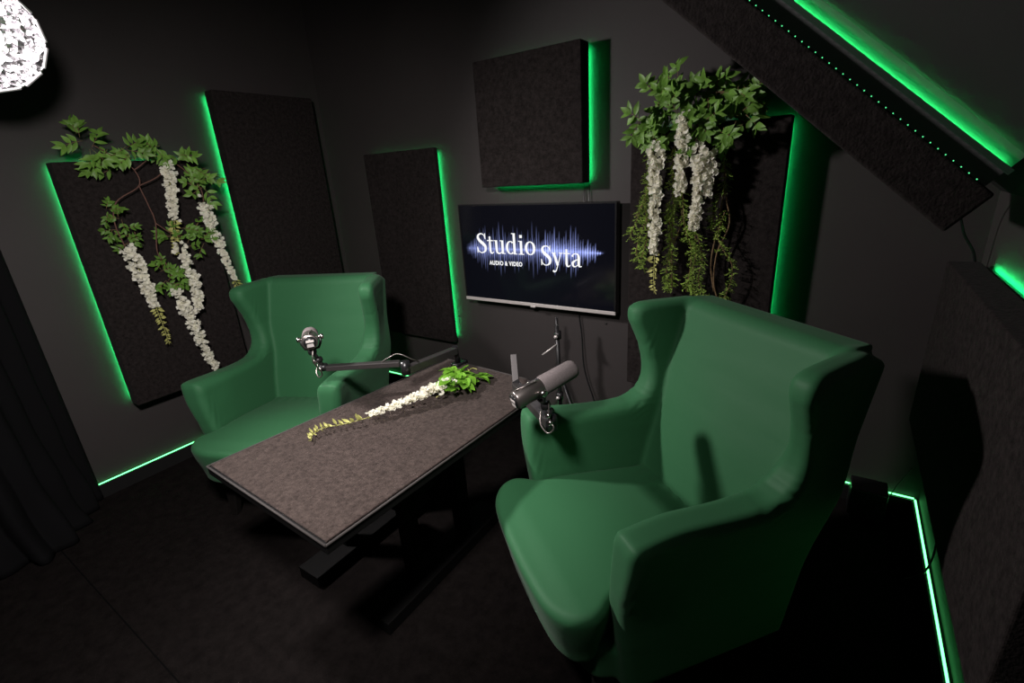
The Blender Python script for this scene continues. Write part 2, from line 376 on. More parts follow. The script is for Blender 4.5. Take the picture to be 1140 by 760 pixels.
# tripod stand and cables below the screen
t = thing('tripod_stand', 'thin black tripod stand with clamp knobs below the television', 'tripod', (-1.13, 2.08, 0))
MB().tube([(-.01,0,.12), (-.02,0,.70)], .011, 12).build('centre_pole', M_blk, t)
MB().tube([(-.02,0,.60), (-.02,0,.745)], .008, 12).build('upper_pole', M_blk, t)
for zz, rr in ((.65,.018), (.46,.017), (.30,.019)):
    k_ = MB().lathe((-.015,0,zz-.02), (0,0,1), [(0,0),(0,rr),(.04,rr),(.04,0)], 16).build('collar', M_blk, t)
    MB().lathe((-.015,-.015,zz), (.3,-1,0), [(0,.004),(.012,.004),(.012,.009),(.022,.010),(.024,0)], 12).build('knob', M_silver if zz != .46 else M_blk, k_)
MB().tube([(-.02,-.01,.60), (-.06,-.04,.565), (-.085,-.05,.545)], .004, 8).build('lever', M_silver, t)
for a in (200, 320, 80):
    dx, dy = math.cos(math.radians(a)), math.sin(math.radians(a))*.55
    lg = MB().tube([(-.012,0,.44), (dx*.27, dy*.27, .012)], .008, 8).build('leg', M_blk, t)
    MB().tube([(dx*.13, dy*.13, .22), (-.01,0,.16)], .004, 6).build('brace', M_blk, lg)
cable([(-1.12, 2.262, .76), (-1.10, 2.268, .60), (-1.085, 2.264, .40), (-1.02, 2.26, .20), (-.95, 2.25, .006)], 'black cable dropping down the wall beneath the television, beside the tripod', .004)
for i, (x, z) in enumerate(((-.963, .71), (-.962, .675))):
    o = MB().lathe((x, YB+.001, z), (0,-1,0), [(0,.004),(.004,.006),(.006,.004),(.007,0)], 10).build('screw', M_pl)
    tag(o, ('upper' if i == 0 else 'lower') + ' small black screw head in the wall below the television', 'screw', 'screws in the wall')
# black box in the far right corner
t = thing('equipment_box', 'small black equipment box hiding part of the light strip in the right corner', 'box', (.25, 2.18, 0))
MB().box((-.062,-.06,.02), (.064,.05,.148)).build('case', M_pl, t, bevel=.006)
for sx in (-.045,.045):
    for sy in (-.045,.035): MB().lathe((sx,sy,0), (0,0,1), [(0,0),(0,.008),(.02,.009),(.02,0)], 10).build('foot', M_pl, t)

# ------------------------------------------------------------------ table
ZT = .62
t = thing('table', 'low rectangular table topped with brown-grey felt between the two armchairs', 'table', (-1.3, 1.07, 0))
def tr_(p, z): return (p[0]+1.3, p[1]-1.07, z)
cn_ = [(-1.629,.545), (-.963,.515), (-.912,1.588), (-1.520,1.632)]
def slab(q, z0, z1, ins=0):
    c = Vector((sum(p[0] for p in q)/4, sum(p[1] for p in q)/4)); qq = []
    for p in q:
        v = Vector(p)-c; qq.append((c.x + v.x - math.copysign(ins, v.x), c.y + v.y - math.copysign(ins, v.y)))
    return MB().add([tr_(p, z0) for p in qq]+[tr_(p, z1) for p in qq], [(3,2,1,0),(4,5,6,7),(0,1,5,4),(1,2,6,5),(2,3,7,6),(3,0,4,7)])
slab(cn_, ZT-.034, ZT-.008).build('board', M_tabedge, t, bevel=.002)
slab(cn_, ZT-.008, ZT, .009).build('felt_top', M_tabletop, t, bevel=.003)
ed = MB()
z = ZT-.0045
for i in range(4):
    a, b = cn_[i], cn_[(i+1)%4]; ed.tube([tr_(a, z), tr_(b, z)], .0035, 8)
ed.build('edge_piping', M_trim, t)
slab(cn_, ZT-.085, ZT-.034, .09).build('apron', M_tabedge, t)
for x0 in (-1.60, -1.21):
    f = MB().box((x0+1.3, .73-1.07, .0), (x0+.12+1.3, 1.41-1.07, .05)).build('foot_rail', M_tabedge, t, bevel=.003)
    for y0 in (.90, 1.18): MB().box((x0+1.34, y0-1.07, .05), (x0+1.38, y0+.06-1.07, ZT-.085)).build('leg', M_tabedge, t)
MB().box((-.20, -.05, .22), (.09, .05, .26)).build('cross_bar', M_tabedge, t)

# ------------------------------------------------------------------ armchairs (surface nets over a distance field)
def surface_nets(F, o, h):
    nx, ny, nz = F.shape; neg = F < 0
    acc = np.zeros((nx-1, ny-1, nz-1, 3)); cnt = np.zeros((nx-1, ny-1, nz-1)); quads = []
    E = []
    for ax in range(3):
        s0 = [slice(None)]*3; s1 = [slice(None)]*3; s0[ax] = slice(0, -1); s1[ax] = slice(1, None)
        a = F[tuple(s0)]; b = F[tuple(s1)]; cr = neg[tuple(s0)] != neg[tuple(s1)]
        I = np.argwhere(cr); fa = a[cr]; fb = b[cr]; t_ = fa/(fa-fb)
        P = I.astype(float); P[:, ax] += t_
        o1, o2 = [(1,2),(2,0),(0,1)][ax]
        ok = (I[:,o1] > 0) & (I[:,o2] > 0) & (I[:,o1] < F.shape[o1]-1) & (I[:,o2] < F.shape[o2]-1)
        I = I[ok]; P = P[ok]; na = neg[tuple(s0)][cr][ok]
        cells = []
        for d1, d2 in ((1,1),(0,1),(0,0),(1,0)):
            c = I.copy(); c[:,o1] -= d1; c[:,o2] -= d2
            np.add.at(acc, (c[:,0],c[:,1],c[:,2]), P); np.add.at(cnt, (c[:,0],c[:,1],c[:,2]), 1); cells.append(c)
        E.append((cells, na))
    act = cnt > 0; idx = -np.ones(cnt.shape, int); idx[act] = np.arange(act.sum())
    V = acc[act]/cnt[act][:,None]*h + np.array(o)
    for cells, na in E:
        q = np.stack([idx[c[:,0],c[:,1],c[:,2]] for c in cells], 1); q[~na] = q[~na][:, ::-1]; quads.append(q)
    return V, np.concatenate(quads)
def sstep(a, b, x): t_ = np.clip((x-a)/(b-a), 0, 1); return t_*t_*(3-2*t_)
def smin(a, b, k): h_ = np.clip(.5+.5*(b-a)/k, 0, 1); return b*(1-h_)+a*h_ - k*h_*(1-h_)
def poly_sdf(px, py, poly):
    d = np.full(px.shape, 1e9); ins = np.zeros(px.shape, bool); n = len(poly)
    for i in range(n):
        ax, ay = poly[i]; bx, by = poly[(i+1)%n]; ex, ey = bx-ax, by-ay
        wx, wy = px-ax, py-ay; t_ = np.clip((wx*ex+wy*ey)/(ex*ex+ey*ey), 0, 1)
        d = np.minimum(d, (wx-ex*t_)**2+(wy-ey*t_)**2)
        c = ((ay > py) != (by > py)) & (px < ex*(py-ay)/(ey if ey else 1e-9)+ax); ins ^= c
    return np.where(ins, -np.sqrt(d), np.sqrt(d))
def ext(d2, dz, r):
    a = d2+r; b_ = dz+r
    return np.minimum(np.maximum(a, b_), 0)+np.hypot(np.maximum(a,0), np.maximum(b_,0))-r
h = .0065
def grid(lo, hi):
    ax = [np.arange(lo[i], hi[i]+h, h) for i in range(3)]; return ax, np.meshgrid(*ax, indexing='ij')
def smp(pts, n=6): return [tuple(p) for p in spline([Vector(p) for p in pts], n)]
lo, hi = (-.46, -.62, .10), (.46, .42, 1.06)
(ax_, ay_, az_), (GX, GY, GZ) = grid(lo, hi)
yb = lambda z: .31*(z-.37)
# side outline (y, z)
side = smp([(-.41,.16),(-.42,.30),(-.435,.50),(-.435,.60),(-.428,.655),(-.405,.670),(-.30,.664),(-.14,.648),(-.03,.650),(.020,.675),(.046,.715),(.052,.775),(.040,.84),(.018,.90),(.004,.94),(.008,.978),(.035,.996),(.08,1.001),(.16,1.002),(.24,1.0),(.30,.97)],5) + [(.26,.80),(.15,.40),(.10,.16)]
S2 = poly_sdf(GY[0], GZ[0], side)[None]
az_n = sstep(.62, .80, GZ); aX = np.abs(GX)
flare = np.clip(yb(GZ)+.06-GY, 0, .3)
xc = .296 + .014*sstep(.35,.65,GZ)*(1-az_n) + az_n*(.012 + .20*flare)+ .02*sstep(-.25,-.45,GY)*sstep(.4,.62,GZ)
ht = .046 + .008*sstep(.45,.64,GZ)*(1-az_n) - .006*az_n
sd = ext(S2 + 0*GX, np.abs(aX-xc)-ht, .030)
# back slab, sheared
lean = math.cos(math.atan(.31))
bw = .285 + .012*sstep(.5,1,GZ)
db = ext(np.maximum(aX-bw, np.maximum(GZ-1.003+.35*np.maximum(aX-.6,0), .16-GZ)), (np.abs(GY-yb(GZ)-.065)-.065)*lean, .035)
bulge = .018*np.exp(-((GZ-.62)/.22)**2)*np.exp(-(aX/.2)**2)
db = db - bulge*(GY < yb(GZ)+.065)
F = smin(sd, db, .022)
# lower body below the seat
sk = ext(poly_sdf(GX[:,:,0], GY[:,:,0], smp([(-.30,-.40),(-.27,-.475),(-.18,-.50),(0,-.505),(.18,-.50),(.27,-.475),(.30,-.40)],5)+[(.30,.14),(-.30,.14)])[:,:,None], np.abs(GZ-.225)-.065, .03)
F = smin(F, sk, .02)
# tension folds where arm, wing and back meet
def fold(cy, cz, sx, ang, amp, wl, ra, rb):
    c, s_ = math.cos(ang), math.sin(ang); a = (GY-cy)*c+(GZ-cz)*s_; b_ = -(GY-cy)*s_+(GZ-cz)*c
    return amp*np.cos(2*PI*(b_+.25*np.abs(a))/wl)*np.exp(-(a/ra)**2-(b_/rb)**2)
F = F + np.where(aX > .2, 1, 0)*(fold(.0,.67,1,.25,.0026,.022,.05,.055) + fold(.06,.83,1,1.45,.0016,.022,.10,.02) + fold(-.41,.45,1,1.5,.0016,.026,.13,.02))
V, Q = surface_nets(F, lo, h)
# normals from the field gradient
g = np.gradient(F, h)
ii = (V-np.array(lo))/h
def samp(A):
    i0 = np.floor(ii).astype(int); f = ii-i0; r = 0
    for dx in (0,1):
        for dy in (0,1):
            for dz in (0,1):
                w = (f[:,0] if dx else 1-f[:,0])*(f[:,1] if dy else 1-f[:,1])*(f[:,2] if dz else 1-f[:,2])
                j = np.minimum(i0+[dx,dy,dz], np.array(A.shape)-1); r = r+w*A[j[:,0],j[:,1],j[:,2]]
    return r
Nrm = np.stack([samp(a) for a in g], 1); Nrm /= np.linalg.norm(Nrm, axis=1)[:,None]
sdv, dbv, skv = samp(sd), samp(db), samp(np.broadcast_to(sk, F.shape))
fc = V[Q].mean(1); fs_ = sdv[Q].mean(1); fb_ = dbv[Q].mean(1); fk = skv[Q].mean(1)
lab = np.zeros(len(Q), int)                       # 0 backrest
side_m = (fs_ <= fb_)
lab[side_m & (fc[:,2] <= .70) & (fc[:,1] < .06)] = 1
lab[side_m & (fc[:,2] > .70)] = 2
lab[(fk < np.minimum(fs_, fb_))] = 3
lab2 = lab*2+(fc[:,0] > 0)*((lab == 1) | (lab == 2))
def mesh_from(V, Q, N, name, m, parent):
    u, inv = np.unique(Q, return_inverse=True); inv = inv.reshape(Q.shape)
    me = bpy.data.meshes.new(name); me.from_pydata(V[u].tolist(), [], inv.tolist())
    me.materials.append(m); me.polygons.foreach_set('use_smooth', [True]*len(me.polygons))
    if N is not None: me.normals_split_custom_set_from_vertices(N[u].tolist())
    o = bpy.data.objects.new(name, me); col.objects.link(o); o.parent = parent; return o
chair = thing('wing_armchair', 'green slipcovered wing armchair on the far side of the table below the thin garland', 'armchair', (-2.186, 1.325, 0), .429, 'green wing armchairs')
for k, nm in ((0,'backrest'),(2,'armrest'),(3,'armrest'),(4,'wing'),(5,'wing'),(6,'seat_base')):
    mesh_from(V, Q[lab2 == k], Nrm, nm, M_green, chair)
# seat cushion (T shape) in the same cover
lo2, hi2 = (-.36, -.62, .22), (.36, .16, .50)
_, (GX, GY, GZ) = grid(lo2, hi2); aX = np.abs(GX)

tee = smp([(-.262,-.10),(-.262,-.33),(-.272,-.395),(-.30,-.435),(-.312,-.475),(-.29,-.53),(-.22,-.566),(-.1,-.578),(.0,-.58),(.1,-.578),(.22,-.566),(.29,-.53),(.312,-.475),(.30,-.435),(.272,-.395),(.262,-.33),(.262,-.10)],5)+[(.262,.09),(-.262,.09)]
tee = [(a, b - (.02 if b < -.3 else 0)) for a, b in tee]
d2 = poly_sdf(GX[:,:,0], GY[:,:,0], tee)[:,:,None]
top = .438 - .045*sstep(-.42, .06, GY) - .010*sstep(-.50,-.58,GY) + .018*np.exp(-(aX/.22)**2-((GY+.25)/.22)**2)
bot = .245 + 0*GX
cz = (top+bot)/2; hz = (top-bot)/2
inner = .028*(1-sstep(.25,.42,GZ))              # front tucks in towards the bottom
Fc = ext(d2+inner, np.abs(GZ-cz)-hz, .024)
Fc = Fc + .0022*np.cos(2*PI*(GX*.9+GY*.35)/.05)*np.exp(-((GY-.0)/.05)**2)
# crisp piped rim
V2, Q2 = surface_nets(Fc, lo2, h)
ii = (V2-np.array(lo2))/h; g = np.gradient(Fc, h); N2 = np.stack([samp(a) for a in g], 1); N2 /= np.linalg.norm(N2, axis=1)[:,None]
cush = mesh_from(V2, Q2, N2, 'seat_cushion', M_green, chair)
def leg(x, y, dx, dy):
    mb = MB(); vs = []
    for z, r in ((.17,.026),(.10,.023),(.0,.015)):
        k_ = (.17-z)/.17
        for a, b_ in ((-1,-1),(1,-1),(1,1),(-1,1)): vs.append((x+dx*k_+a*r, y+dy*k_+b_*r, z))
    mb.add(vs, [(0,1,2,3),(11,10,9,8)]+[(i*4+j, i*4+4+j, i*4+4+(j+1)%4, i*4+(j+1)%4) for i in range(2) for j in range(4)])
    return mb.build('leg', M_wood, chair, bevel=.004)
for a in ((-.25,-.43,-.01,-.02),(.25,-.43,.01,-.02),(-.24,.08,-.01,.08),(.24,.08,.01,.08)): leg(*a)
# second armchair: same meshes
c2 = chair.copy(); col.objects.link(c2); c2.location = (-.306, 1.378, 0); c2.rotation_euler = (0,0,-.667)
c2['label'] = 'large green slipcovered wing armchair nearest the camera, its wing in front of the greenery'
for ch in list(chair.children):
    c = ch.copy(); col.objects.link(c); c.parent = c2

# ------------------------------------------------------------------ microphones and boom arms
def boom_arm(label, base, riser, elbow_a, elbow_b, tip, knuckle, extra=None, ang=0):
    B = Vector(base); t = thing('boom_arm', label, 'microphone arm', base, 0, 'microphone boom arms')
    R = lambda p: Vector(p)-B
    Tr = Matrix.Rotation(ang, 4, 'Z'); cl = MB(); cl.box((-.022,-.03,.0005), (.022,.046,.014), T=Tr); cl.box((-.022,.036,-.07), (.022,.046,.014), T=Tr); cl.box((-.022,-.02,-.07), (.022,.046,-.06), T=Tr)
    c_ = cl.build('clamp', M_pl, t, bevel=.002)
    MB().tube([(0,0,-.085),(0,0,-.0345)], .009, 12).build('clamp_screw', M_pl, c_)
    MB().tube([(0,0,.014), R(riser)+Vector((0,0,.02))], .013, 14).build('riser', M_pl, t)
    MB().beam(R(riser), R(elbow_a), .034, .032).build('lower_arm', M_arm, t, bevel=.003)
    if extra: MB().beam(R(riser), R(extra), .026, .016).build('counter_arm', M_arm, t, bevel=.003)
    lo_, hi_ = Vector(elbow_a), Vector(elbow_b)
    MB().lathe(R(elbow_a)-Vector((0,0,.015)), (0,0,1), [(0,0),(0,.019),(abs(hi_.z-lo_.z)+.035,.019),(abs(hi_.z-lo_.z)+.035,0)], 18).build('elbow_joint', M_pl, t)
    if (Vector(elbow_b)-Vector(tip)).length > .05:
        MB().beam(R(elbow_b), R(tip), .030, .022).build('upper_arm', M_arm, t, bevel=.003)
        ea, eb = R(elbow_a), R(elbow_b); da = (R(riser)-ea).normalized(); db_ = (R(tip)-eb).normalized()
        MB().tube(spline([eb+db_*.075+Vector((0,0,.010)), eb+db_*.03+Vector((0,-.005,.034)), eb+Vector((0,0,.042)), ea+da*.04+Vector((0,0,.04)), ea+da*.085+Vector((0,0,.015))], 8), .0024, 8).build('cable_loop', M_mic, t)
    # knuckle: forked joints with wing bolts up to the yoke
    kp = [R(p) for p in knuckle]
    kn = MB()
    for a, b_ in zip(kp[:-1], kp[1:]):
        kn.tube([a, b_], .0075, 10)
        kn.lathe(b_-Vector((0,.012,0)), (0,1,0), [(0,0),(0,.012),(.024,.012),(.024,0)], 14)
    kn.lathe(kp[0]-Vector((0,0,.012)), (0,0,1), [(0,0),(0,.017),(.024,.017),(.024,0)], 16)
    k_ = kn.build('knuckle', M_blk, t)
    for q in kp[:-1]:
        MB().lathe(q+Vector((.006,-.014,0)), (.4,-1,.1), [(0,.004),(.006,.004),(.007,.008),(.015,.008),(.016,0)], 12).build('bolt', M_chrome, k_)
        MB().lathe(q+Vector((-.012,.006,.014)), (-1,-.3,.3), [(0,.004),(.006,.004),(.007,.007),(.013,.007),(.014,0)], 12).build('bolt', M_chrome, k_)
    cb = spline([kp[-1]+Vector((.012,.0,.02)), kp[-1]+Vector((.022,-.018,-.03)), kp[0]+Vector((.024,-.028,-.012)), kp[0]+Vector((.004,-.032,-.032)), kp[0]+Vector((-.030,-.016,-.016)), kp[0]+Vector((-.045,.015,.014))], 8)
    MB().tube(cb, .0028, 8).build('mic_cable', M_mic, t)
    return t
def microphone(label, back, front, mount):
    a = Vector(back); d = (Vector(front)-a); Ln = d.length; d.normalize()
    t = thing('microphone', label, 'microphone', back, 0, 'studio microphones')
    z0 = Vector((0,0,0)); r = .0295
    MB().lathe(z0, d, [(0,0),(0,.022),(.004,.026),(.004,r-.002),(.010,r),(.100,r),(.104,r-.004),(.104,0)], 32).build('body', M_mic, t)
    MB().lathe(d*.102, d, [(0,0),(0,r-.001),(.004,r+.002),(Ln-.102-.016,r+.001),(Ln-.102-.006,r-.003),(Ln-.102-.001,r-.010),(Ln-.102,0)], 32).build('windscreen', M_foam, t)
    side = d.cross(Vector((0,0,1))).normalized(); up = side.cross(d)
    rp = MB().lathe(-d*.002, d, [(0,0),(0,.023),(.003,.023),(.003,0)], 24).build('rear_plate', M_pl, t)
    q = -d*.0032
    MB().add([q+side*-.014+up*.000, q+side*.014+up*.000, q+side*.014+up*.009, q+side*-.014+up*.009], [(0,1,2,3)]).build('switch_label', M_label, rp)
    MB().add([q+side*-.013+up*-.018, q+side*.013+up*-.018, q+side*.011+up*-.005, q+side*-.011+up*-.005], [(0,1,2,3)]).build('connector_label', M_silver, rp)
    piv = d*.085
    yk = MB()
    for s_ in (-1,1):
        yk.tube([piv+side*s_*(r+.006), piv+side*s_*(r+.006)-up*.02, piv+side*s_*(r-.004)-up*(r+.012), piv-up*(r+.018)], .005, 8)
    yk.tube([piv-up*(r+.012), Vector(mount)-a], .007, 10)
    y_ = yk.build('yoke', M_blk, t)
    for s_ in (-1,1):
        MB().lathe(piv+side*s_*(r+.002), side*s_, [(0,.006),(.006,.006),(.007,.011),(.016,.011),(.018,.007),(.019,0)], 16).build('yoke_knob', M_chrome, y_)
    MB().tube([piv+up*(r+.002)-d*.07, piv+up*(r+.002)+side*.012], .0025, 8).build('cable_stub', M_mic, t)
    return t
# right arm and microphone (in front of the near armchair)
boom_arm('black boom arm clamped at the right far end of the table', (-.952, 1.42, ZT), (-.945, 1.375, .695), (-.675, 1.165, .705), (-.675, 1.165, .715), (-.675, 1.165, .715),
         [(-.672, 1.160, .728), (-.678, 1.160, .752), (-.690, 1.160, .772)], extra=(-.985, 1.43, .800), ang=-PI/2+.1)
microphone('dark grey studio microphone pointing at the near armchair, seen from its side', (-.750, 1.073, .812), (-.643, 1.276, .866), (-.692, 1.160, .775))
# left arm and microphone (over the far armchair)
boom_arm('black folded boom arm reaching left from the far table edge', (-1.415, 1.588, ZT), (-1.41, 1.57, .70), (-1.385, 1.235, .735), (-1.425, 1.245, .755), (-1.655, 1.062, .765),
         [(-1.662, 1.055, .77), (-1.655, 1.035, .81), (-1.645, 1.010, .855)])
microphone('dark studio microphone seen from behind in front of the far armchair', (-1.612, .988, .905), (-1.765, 1.092, .888), (-1.640, 1.004, .862))

# ------------------------------------------------------------------ lamp at the top left
lc = Vector((-2.355, .555, 1.978)); ln = Vector((.87, .06, -.40)).normalized()
t = thing('studio_lamp', 'bright round hammered silver reflector lamp at the top left of the picture', 'lamp', lc)
up = Vector((0,0,1)); lu = ln.cross(up).normalized(); lw = lu.cross(ln)
nseg = 12; R0 = .215
prof = [(-.09,.03),(-.085,.06),(-.068,.10),(-.04,.135),(0,.160)]
vs = []; fs = []
mbd = MB()
NR = 48
for d_, r_ in prof:
    for k_ in range(NR):
        a = 2*PI*k_/NR; ph = (a*nseg/(2*PI)) % 1; rr = r_*math.cos(PI/nseg)/math.cos((ph-.5)*2*PI/nseg)/math.cos(PI/nseg)
        vs.append(ln*d_ + (lu*math.cos(a)+lw*math.sin(a))*rr)
for i in range(len(prof)-1):
    for k_ in range(NR): fs.append((i*NR+k_, i*NR+(k_+1)%NR, (i+1)*NR+(k_+1)%NR, (i+1)*NR+k_))
fs.append(tuple(range(NR))[::-1])
mbd.add(vs, fs, 0, False); rf = mbd.build('reflector', M_hammer, t)
so_ = rf.modifiers.new('shell', 'SOLIDIFY'); so_.thickness = .004
for k_ in range(nseg):
    a0, a1 = 2*PI*(k_+.10)/nseg, 2*PI*(k_+.90)/nseg
    p0 = (lu*math.cos(a0)+lw*math.sin(a0))*.166; p1 = (lu*math.cos(a1)+lw*math.sin(a1))*.166
    MB().beam(p0+ln*.003, p1+ln*.003, .006, .016, up=ln).build('rim_bar', M_lamprim, t, bevel=.002)
MB().lathe(-ln*.26, ln, [(0,0),(0,.035),(.12,.045),(.16,.045),(.16,0)], 24).build('lamp_head', M_blk, t)
MB().lathe(-ln*.10, ln, [(0,.03),(.10,.022),(.10,0)], 16).build('bulb_holder', M_lamprim, t)
mbd = MB(); pr = [(.008*(1-math.cos(PI*i/10)), .055*math.sin(PI*i/10)) for i in range(11)]
mbd.lathe(ln*.0, ln, pr, 20).build('bulb', M_bulb, t)
MB().tube([-ln*.2, -ln*.2+Vector((0,0,.12)), Vector((-ln.x*.2, -ln.y*.2, ZC-lc.z))], .012, 12).build('hanger_rod', M_blk, t)

sp = bpy.data.lights.new('lamp_spot', 'SPOT'); sp.energy = 192; sp.color = (1, .93, .92); sp.spot_size = math.radians(124); sp.spot_blend = 1; sp.shadow_soft_size = .085
so3 = bpy.data.objects.new('lamp_spot', sp); col.objects.link(so3); so3.location = lc + ln*.045
so3.rotation_euler = (Vector((-.2, 1.2, .85))-so3.location).to_track_quat('-Z', 'Y').to_euler()
# second lamp of the cross lighting, hung from the slope beside the camera, aimed at the far chair
sp = bpy.data.lights.new('key_spot', 'SPOT'); sp.energy = 190; sp.color = (1, .93, .91); sp.spot_size = math.radians(112); sp.spot_blend = 1; sp.shadow_soft_size = .10
so2 = bpy.data.objects.new('key_spot', sp); col.objects.link(so2); so2.location = (-.62, .10, 1.95)
so2.rotation_euler = (Vector((-2.1, 1.15, .5))-so2.location).to_track_quat('-Z', 'Y').to_euler()

# ------------------------------------------------------------------ curtain
pl = smp([(-3.005,.515,0),(-2.93,.455,0),(-2.84,.395,0),(-2.74,.33,0),(-2.67,.24,0),(-2.69,.14,0),(-2.78,.06,0),(-2.90,-.02,0),(-2.99,-.12,0),(-2.96,-.25,0),(-2.99,-.40,0)], 22)
NP = len(pl); ZN = 40; vs = []
cr = random.Random(3); ph = [cr.uniform(0, 6.28) for _ in range(4)]
for j in range(ZN+1):
    z = 2.55*(j/ZN)**1.25 + .006
    for i, p in enumerate(pl):
        a = Vector(pl[max(0,i-1)]); b_ = Vector(pl[min(NP-1,i+1)]); d = (b_-a).normalized(); n = Vector((d.y, -d.x, 0))*-1
        s = i/(NP-1); low = math.exp(-z/.35)
        am = .024*min(1, s*14)*(.7+.6*low)
        w = am*math.sin(s*58+ph[0]+.5*math.sin(z*2+ph[1])) + .012*low*math.sin(s*31+z*16+ph[2])*min(1,s*14)
        pull = (1-low)*.10*min(1, s*5)*(s < 1)
        q = Vector((p[0], p[1], 0)) + n*w + Vector((-pull, -.4*pull, 0))
        q.x = max(q.x, XL+.012)
        vs.append((q.x, q.y, z))
fs = [(j*NP+i, j*NP+i+1, (j+1)*NP+i+1, (j+1)*NP+i) for j in range(ZN) for i in range(NP-1)]
ct = MB().add(vs, fs, 0, True).build('curtain', M_curt)
s_ = ct.modifiers.new('cloth', 'SOLIDIFY'); s_.thickness = .003
tag(ct, 'floor-length black curtain hanging at the left edge by the wall', 'curtain')
t = thing('power_plug', 'small white plug lying on the floor at the foot of the black curtain', 'plug', (-2.885, .055, 0), .6)
t.location = (-2.86, .075, 0)
MB().box((-.02,-.012,.0), (.02,.012,.022)).build('plug_body', M_white, t, bevel=.004)
MB().tube([(.02,-.006,.011),(.036,-.006,.011)], .0025, 8).build('pin', M_chrome, t); MB().tube([(.02,.006,.011),(.036,.006,.011)], .0025, 8).build('pin', M_chrome, t)

# ------------------------------------------------------------------ plants
def leafshape(mb, base, d, n, L, W, mi=0, curl=.25):
    d = Vector(d).normalized(); n = Vector(n); s = d.cross(n)
    if s.length < 1e-4: s = d.orthogonal()
    s.normalize(); n = s.cross(d).normalized(); vs = []; b = Vector(base)
    pf = [(0,.02),(.15,.55),(.38,1),(.62,.85),(.83,.42),(1,.0)]
    for t_, w in pf:
        c = b + d*L*t_ - n*L*curl*t_*t_
        vs += [c - s*W*w/2 + n*W*.16*w, c, c + s*W*w/2 + n*W*.16*w]
    fs = [f for i in range(len(pf)-1) for f in ((i*3,i*3+1,i*3+4,i*3+3),(i*3+1,i*3+2,i*3+5,i*3+4))]
    mb.add(vs, fs, mi, True)
def rvec(): return Vector((rnd.uniform(-1,1), rnd.uniform(-1,1), rnd.uniform(-1,1)))
def sprig(mb, base, d, nrm, L, n=4, lw=.030, ll=.06, mi=0):
    """pinnate leaf: a rachis with n pairs of leaflets and one at the tip"""
    d = Vector(d).normalized(); nrm = Vector(nrm); s = d.cross(nrm).normalized()
    pts = [Vector(base) + d*L*i/n + Vector((0,0,-.10))*L*(i/n)**2 for i in range(n+1)]
    mb.tube(pts, [.0012]*(n+1), 5, 1)
    for i in range(n):
        p = pts[i+1] if i < n-1 else pts[-1]
        for sg in (-1,1):
            dd = d*.75 + s*sg*.9 + nrm*.3 + rvec()*.45 + Vector((0,0,-.15))
            leafshape(mb, p, dd, nrm+rvec()*.5, ll*rnd.uniform(.75,1.1), lw*rnd.uniform(.8,1.1), mi)
    leafshape(mb, pts[-1], d+rvec()*.2, nrm+rvec()*.3, ll, lw, mi)
def foliage(parent, pts, org, nrm, m, per=3, spread=.02, L=.07, name='foliage', ll=.055, lw=.028):
    per += 1; ll *= .80; lw *= .68; L *= 1.05
    mb = MB(); nrm = Vector(nrm)
    for p in pts:
        for k_ in range(per):
            d = rvec(); d -= nrm*d.dot(nrm)*.65
            if d.length < .2: d = Vector((0,0,1))
            b = Vector(p)-Vector(org) + rvec()*spread + nrm*rnd.uniform(-.01,.02)
            sprig(mb, b, d, nrm+rvec()*.35, L*rnd.uniform(.7,1.1), rnd.choice((2,3,3)), lw, ll)
    o = mb.build(name, [m, M_stem], parent); return o
def raceme(parent, pts, org, nrm, w0, w1, n, buds=None, name='flower_cluster', flop=.6, fs0=1):
    """hanging flower cluster: florets of a raised banner and two keel petals around a stalk"""
    P = [p-Vector(org) for p in spline(pts, 10)]; nrm = Vector(nrm).normalized(); mb = MB()
    mb.tube(P, [.0015]*len(P), 5, 1)
    n = int(n*1.25)
    for i in range(n):
        u = (i+rnd.random())/n; q = P[min(len(P)-1, int(u*(len(P)-1)))]
        w = (w0+(w1-w0)*u)*.5; o = rvec(); o.normalize(); 
        if o.dot(nrm) < -.1: o = o - 2*nrm*o.dot(nrm)
        c = q + o*w*rnd.uniform(.45,1.0)
        sz = fs0*(.0195*(1-.35*u))*rnd.uniform(.8,1.15)
        d = (o*.55 + nrm*.9 + Vector((0,0,-.1)) + rvec()*.32).normalized()
        u1 = d.orthogonal().normalized(); u1.rotate(Matrix.Rotation(rnd.uniform(0,6.28), 3, d))
        leafshape(mb, c, d*.5+u1, d, sz*1.15, sz*1.25, 0, -.25)
        leafshape(mb, c, d*.6-u1, d, sz*1.0, sz*1.0, 0, -.3)
        leafshape(mb, c, d+u1.cross(d)*.6, u1, sz*.9, sz*.7, 0, .3)
        if rnd.random() < .25: leafshape(mb, c-d*.004, -d+u1*.3, u1, sz*.5, sz*.4, 1, 0)
    o = mb.build(name, [M_pet, M_bud], parent)
    if buds:
        B = [p-Vector(org) for p in spline(buds, 10)]; mb = MB(); mb.tube(B, [.0014]*len(B), 5, 0)
        nb_ = max(8, int((B[0]-B[-1]).length/.007))
        for i in range(nb_):
            u = (i+.5)/nb_; q = B[int(u*(len(B)-1))]; sg = 1 if i % 2 else -1
            tdir = (B[-1]-B[0]).normalized(); s = tdir.cross(nrm).normalized()
            d = s*sg + nrm*rnd.uniform(-.3,.7) + tdir*rnd.uniform(-.1,.7); L_ = .036*(1-.4*u)*rnd.uniform(.7,1.1)
            mb.tube([q, q+d*L_*.5], [.0008,.0008], 4, 0)
            leafshape(mb, q+d*L_*.15, d+tdir*.2, nrm+rvec()*.6, L_*.8, L_*.42, 0, -.6)
        mb.build('bud_tail', M_bud, o)
    return o
